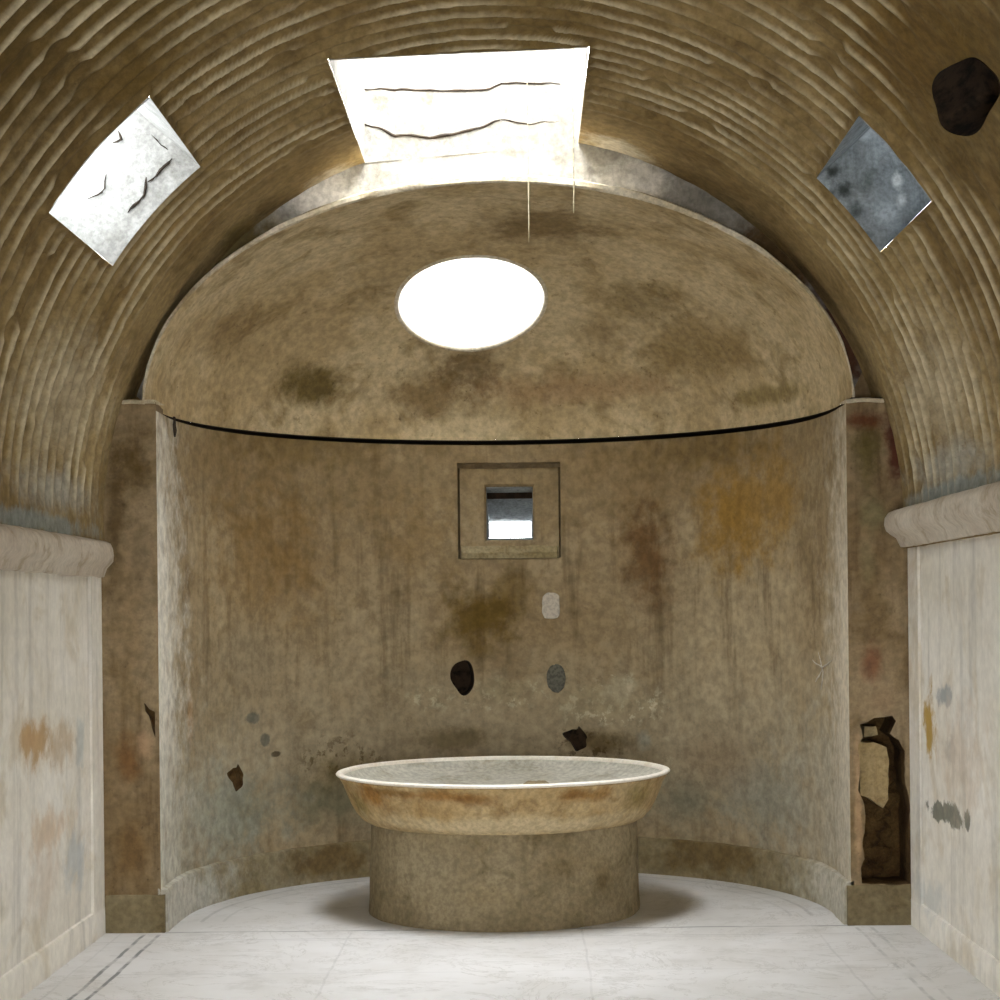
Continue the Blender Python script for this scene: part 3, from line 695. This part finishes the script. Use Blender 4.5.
k = 10; V = []
for i in range(k+1):
    u = nu0+.03+(nu1-nu0-.06)*i/k
    w = .012*nz((u*9, 1, 2))
    for off, z in ((.04, nzb+.004), (.004, nzb+.006), (-.006, nzb+.05+w), (.014, nzb+.085+w), (.04, nzb+.11+w)):
        V.append(NP(u, z, off))
F = [(i*5+j, (i+1)*5+j, (i+1)*5+j+1, i*5+j+1) for i in range(k) for j in range(4)]+[tuple(range(5)), tuple(k*5+j for j in range(5))]
tag(obj('sill', V, F, plaster('sill_plaster', (168,156,124), (150,136,100), (124,106,66), 3, 0, None, pits=.2), win, smooth=True, angle=.6), 'paler sloping sill')

# skirting round the apse
us2 = lines(0, TOT, .05); V, F = [], []
prof = [(.02, 0), (-.045, 0), (-.040, .235), (-.030, .262), (.02, .275)]
for u in us2:
    for off, z in prof:
        p = apse_xy(u, off+.006*fbm((u, z, 8), 3)); V.append((p.x, p.y, z+(.006*nz((u*4, 2, 1)) if z > .2 else 0)))
m = 5
F = [(i*m+j, (i+1)*m+j, (i+1)*m+j+1, i*m+j+1) for i in range(len(us2)-1) for j in range(m-1)]+[tuple(range(m)), tuple((len(us2)-1)*m+j for j in range(m))]
struct(obj('baseboard_apse', V, F, M['base'], smooth=True, angle=.6), 'low projecting plaster skirting round the foot of the apse wall', 'skirting')
# marks on the wall: dark run at the left jamb, white scratches on the right
crack([A(174.5, 417)+Vector((.0, -.006, 0)), A(174, 425)+Vector((.0, -.006, 0)), A(175, 437)+Vector((.0, -.006, 0))], apse, .022, .004)
for pts in (([(818,652),(823,672),(821,690)]), ([(812,660),(822,668),(832,660)]), ([(816,682),(822,670)])):
    crack([A(*p) for p in pts], apse, .007, .01, M['mortar_white'], 'scratch')

# ---- pilasters: front slabs flanking the opening
def face_poly(outer, holes): 
    polys = [[Vector((x, z, 0)) for x, z in outer]]+[[Vector((x, z, 0)) for x, z in h] for h in holes]
    return [p for q in polys for p in q], tessellate_polygon(polys)
def dense(poly, step, jag=0.0, sd=0):
    out = []
    for a, b in zip(poly, poly[1:]+poly[:1]):
        L = math.hypot(b[0]-a[0], b[1]-a[1]); m = max(1, int(L/step))
        for i in range(m):
            t = i/m; x, z = a[0]+(b[0]-a[0])*t, a[1]+(b[1]-a[1])*t
            if jag: x += jag*nz((x*13, z*13, sd)); z += jag*nz((x*13, z*13, sd+9))
            out.append((x, z))
    return out
def pilaster(name, x0, x1, z1, hole, label, depth_hole=.16, curve=0.0):
    outer = dense([(x0, 0), (x1, 0), (x1, z1), (x0, z1)], .05)
    outer = [(x, z+(.012*fbm((x, 2, 3), 3) if abs(z-z1) < 1e-6 else 0)) for x, z in outer]
    P, T_ = face_poly(outer, [hole] if hole else [])
    V = [Vector((p.x, 0, p.y)) for p in P]; F = [tuple(t) for t in T_]; n = len(outer)
    b0 = len(V); V += [Vector((x+(.04 if x > 0 else -.04), .42, z)) for x, z in outer]
    F += [(i, (i+1) % n, b0+(i+1) % n, b0+i) for i in range(n)]+[tuple(range(b0, b0+n))]
    o = struct(obj(name, V, F, M['pil'], recalc=True), label, 'pilaster')
    if hole:
        k = len(hole); V2 = [Vector((x, 0, z)) for x, z in hole]+[Vector((x, depth_hole, z)) for x, z in hole]
        tag(obj('cavity', V2, [(i, (i+1) % k, k+(i+1) % k, k+i) for i in range(k)]+[tuple(range(k, 2*k))], M['rubble'], o), 'dark cavity where the plaster has broken away')
    return o
def fp(px, py): p = on_face(px, py); return (p.x, p.z)
lx1, rx0 = AX-AW, AX+AW
hl = None
pl = pilaster('wall_pilaster_left', -WX-.05, lx1, ZP+.02, dense([fp(*q) for q in ((144,703),(149,709),(155.3,712),(155.5,738),(152,727),(149,716),(145,711))], .02, .004, 4), 'dark brown plaster pilaster left of the apse opening', .05)
hole = [fp(*q) for q in ((860.5,724),(868,722),(874,718),(884,717),(893,716),(896,722),(893,728),(889,733),(899,740),(905,752),(905,775),(909,800),(910,830),(911,855),(913,884),(862,884),(861,868),(864,858),(863,838),(866,815),(863,800),(858,790),(860,772),(858,745),(863,738)) ]
hole = [(min(x, WX-.012), z) for x, z in hole]
pr = pilaster('wall_pilaster_right', rx0, WX+.05, ZP-.02, dense(hole, .03, .010, 2), 'brown plaster pilaster right of the apse, broken open low down', .34)
# piece of plaster still hanging in the broken place
isl = dense([fp(*q) for q in ((859,742),(875,743),(887,748),(890,760),(890,800),(884,808),(878,804),(868,798),(861,796),(861,770))], .03, .010, 6)
P, T_ = face_poly(isl, []); k = len(isl); V = [Vector((p.x, .035+.01*nz((p.x*8, p.y*8, 1)), p.y)) for p in P]+[Vector((x, .34, z)) for x, z in isl]
F = [tuple(t) for t in T_]+[(i, (i+1) % k, k+(i+1) % k, k+i) for i in range(k)]
tag(obj('plaster_piece', V, F, plaster('inner_render', (170,150,112), (150,130,90), (120,98,56), 2.5, .4, (110,86,46), bump=.4, pits=.25), pr), 'pale slab of older plaster inside the broken cavity')
isl = dense([fp(*q) for q in ((866,727),(878,727),(880,736),(866,738))], .02, .006, 3)
P, T_ = face_poly(isl, []); k = len(isl)
obj('plaster_piece', [Vector((p.x, .06, p.y)) for p in P]+[Vector((x, .34, z)) for x, z in isl], [tuple(t) for t in T_]+[(i, (i+1) % k, k+(i+1) % k, k+i) for i in range(k)], plaster('inner_render_small', (160,146,112), (140,122,88), (110,92,56), 3, 0, None), pr)
# lumps of rubble in the cavity
mb = MB()
for i in range(34):
    z = .30+.66*(i/34)+random.uniform(-.02, .02); x = on_face(880+random.uniform(-12, 18), 800).x; r_ = random.uniform(.03, .06); b0 = len(mb.v)
    bm = bmesh.new(); bmesh.ops.create_icosphere(bm, subdivisions=2, radius=r_)
    for q in bm.verts: mb.v.append((min(x+q.co.x*1.4*(1+.4*nz(q.co, 40, i)), WX+.02), .30+q.co.y*.9, z+q.co.z*(1+.5*nz(q.co, 40, i+5))))
    for q in bm.faces: mb.f.append(tuple(b0+w.index for w in q.verts))
    bm.free()
mb.build('rubble', M['rubble'], pr)
# thin ledge along each pilaster head, plinth at its foot
for o, x0, x1, z1, zp, sgn in ((pl, -WX+.02, lx1-.002, ZP+.02, .232, -1), (pr, rx0+.002, WX-.02, ZP-.02, .245, 1)):
    V, F = [], []; k = 20
    for i in range(k+1):
        x = x0+(x1-x0)*i/k; w = .010*fbm((x, 1, 2), 5)
        for y, z in ((.004, z1-.010+w), (-.010, z1-.004+w), (-.010, z1+.008+w), (.0, z1+.018+w), (.30, z1+.016)): V.append((x, y, z))
    F = [(i*5+j, (i+1)*5+j, (i+1)*5+j+1, i*5+j+1) for i in range(k) for j in range(4)]+[tuple(range(5)), tuple(k*5+j for j in range(5))]
    obj('ledge', V, F, M['edge'], o, smooth=True, angle=.6)
    V, F = [], []; k = 12; xa, xb = (x0-.0, x1+.03) if sgn < 0 else (x0-.03, x1+.0)
    prof = [(.01, 0), (-.035, 0), (-.032, zp*.5), (-.030, zp-.02), (-.018, zp), (.01, zp+.004)]
    for i in range(k+1):
        x = xa+(xb-xa)*i/k
        for y, z in prof: V.append((x, y+.006*fbm((x, z, 5), 4), z+(.008*fbm((x, 3, sgn), 6) if z > .1 else 0)))
    m = len(prof); F = [(i*m+j, (i+1)*m+j, (i+1)*m+j+1, i*m+j+1) for i in range(k) for j in range(m-1)]+[tuple(range(m)), tuple(k*m+j for j in range(m))]
    obj('plinth', V, F, M['plinth'], o, smooth=True, angle=.6)

# rear wall with the doorway, behind the viewer
mb = MB(); dw, dh = .45, 2.0
mb.box((-2.9, REAR-.35, 0), (-dw, REAR, 5.2)); mb.box((dw, REAR-.35, 0), (2.9, REAR, 5.2)); mb.box((-dw, REAR-.35, dh), (dw, REAR, 5.2))
struct(mb.build('wall_rear', M['wall']), 'rear wall with the doorway behind the viewer', 'wall')
portal((0, REAR-.36, dh/2), (0, 1, 0), .9, dh)

# cracks on the reveal of the left window
def in_wl(p):   # far side of the left shaft
    return p.y < WIN['left'][3]+.012
LW = lambda x, y: hit(x, y, in_wl, 8.6, 11, 300)-Vector((0, .006, 0))
for pts, r in (([(146,178),(143,195),(134,206),(128,213)], .010), ([(117,131),(120,138),(113,143)], .010), ([(106,176),(104,188),(96,195),(88,199)], .007), ([(172,158),(158,176),(148,182)], .008), ([(150,135),(160,146),(168,150)], .005)):
    crack([LW(*p) for p in pts], wl, r, .02)

# ================================================================== THINGS
# ---- labrum: round stone basin on a drum pedestal
lab = bpy.data.objects.new('labrum', None); C.objects.link(lab); lab.location = (lab_c[0], lab_c[1], 0)
tag(lab, 'large round stone basin on a drum pedestal standing on the floor of the apse', 'basin')
MB().lathe([(.0, 0), (.905, 0), (.908, .02), (.902, .10), (.897, .25), (.895, .42), (.892, .58), (.886, .625), (0, .625)], 160, wob=.010, seed=3).build('pedestal', M['ped'], lab, smooth=True, angle=.7)
MB().lathe([(.80, .602), (.884, .600), (.900, .603), (.945, .628), (.985, .672), (1.018, .730), (1.046, .795), (1.070, .860), (1.096, .902), (1.092, .914), (1.072, .906), (1.05, .86), (1.0, .80), (.90, .74), (.80, .68), (.80, .602)], 160, wob=.006, seed=6).build('bowl', M['bowl'], lab, smooth=True, angle=.8)
MB().lathe([(1.066, .908), (1.090, .910), (1.108, .914), (1.116, .920), (1.117, .926), (1.112, .932), (1.098, .936), (1.080, .935), (1.072, .928), (1.066, .915)], 160, wob=.003, seed=9, close=True).build('rim', M['rim'], lab, smooth=True, angle=1.2)
MB().lathe([(1.076, .925), (1.060, .900), (1.02, .870), (.92, .835), (.70, .800), (.40, .782), (.10, .778), (0, .778)], 160, wob=.003, seed=11).build('basin', M['basin'], lab, smooth=True)
mb = MB(); mb.lathe([(0, .776), (.14, .776), (.13, .80), (.10, .81), (.08, .826), (.065, .836), (.04, .838), (.028, .834), (.025, .82), (0, .82)], 40, c=(.22, .15), wob=.02, seed=2)
tag(mb.build('spout', M['ped'], lab, smooth=True, angle=.7), 'small dark stone water spout inside the basin')

# ---- two pale wires hanging from the skylight in front of the dome
for (px, y0, y1, yy, lb) in ((529, 30, 242, -.06, 'longer pale wire hanging from the skylight above the oculus right edge'), (574, 30, 213, -.06, 'shorter pale wire hanging from the right side of the skylight')):
    a, b = on_face(px, y0, yy), on_face(px, y1, yy); a = Vector((b.x, b.y, 6.17))
    pts = [a.lerp(b, i/24)+Vector((.004*nz((i*.4, px, 1)), .004*nz((i*.4, px, 5)), 0)) for i in range(25)]
    mb = MB(); mb.tube(pts, .0034, 6)
    o = mb.build('hanging_wire', M['wire'], smooth=True); tag(o, lb, 'wire', group='wires hanging from the skylight')

# ================================================================== LIGHT: overcast daylight through the openings
w = bpy.data.worlds.new('sky'); SC.world = w; w.use_nodes = True; nt = w.node_tree
bg = nt.nodes['Background']; bg.inputs[0].default_value = (.97, .985, 1.0, 1); bg.inputs[1].default_value = 62.0
SC.view_settings.view_transform = 'Standard'; SC.view_settings.look = 'None'; SC.view_settings.gamma = 1.0
SC.view_settings.use_curve_mapping = False; SC.view_settings.exposure = 0.0
SC.cycles.max_bounces = 12; SC.cycles.diffuse_bounces = 8; SC.cycles.transparent_max_bounces = 8
SC.cycles.use_denoising = True; SC.cycles.sample_clamp_indirect = 10
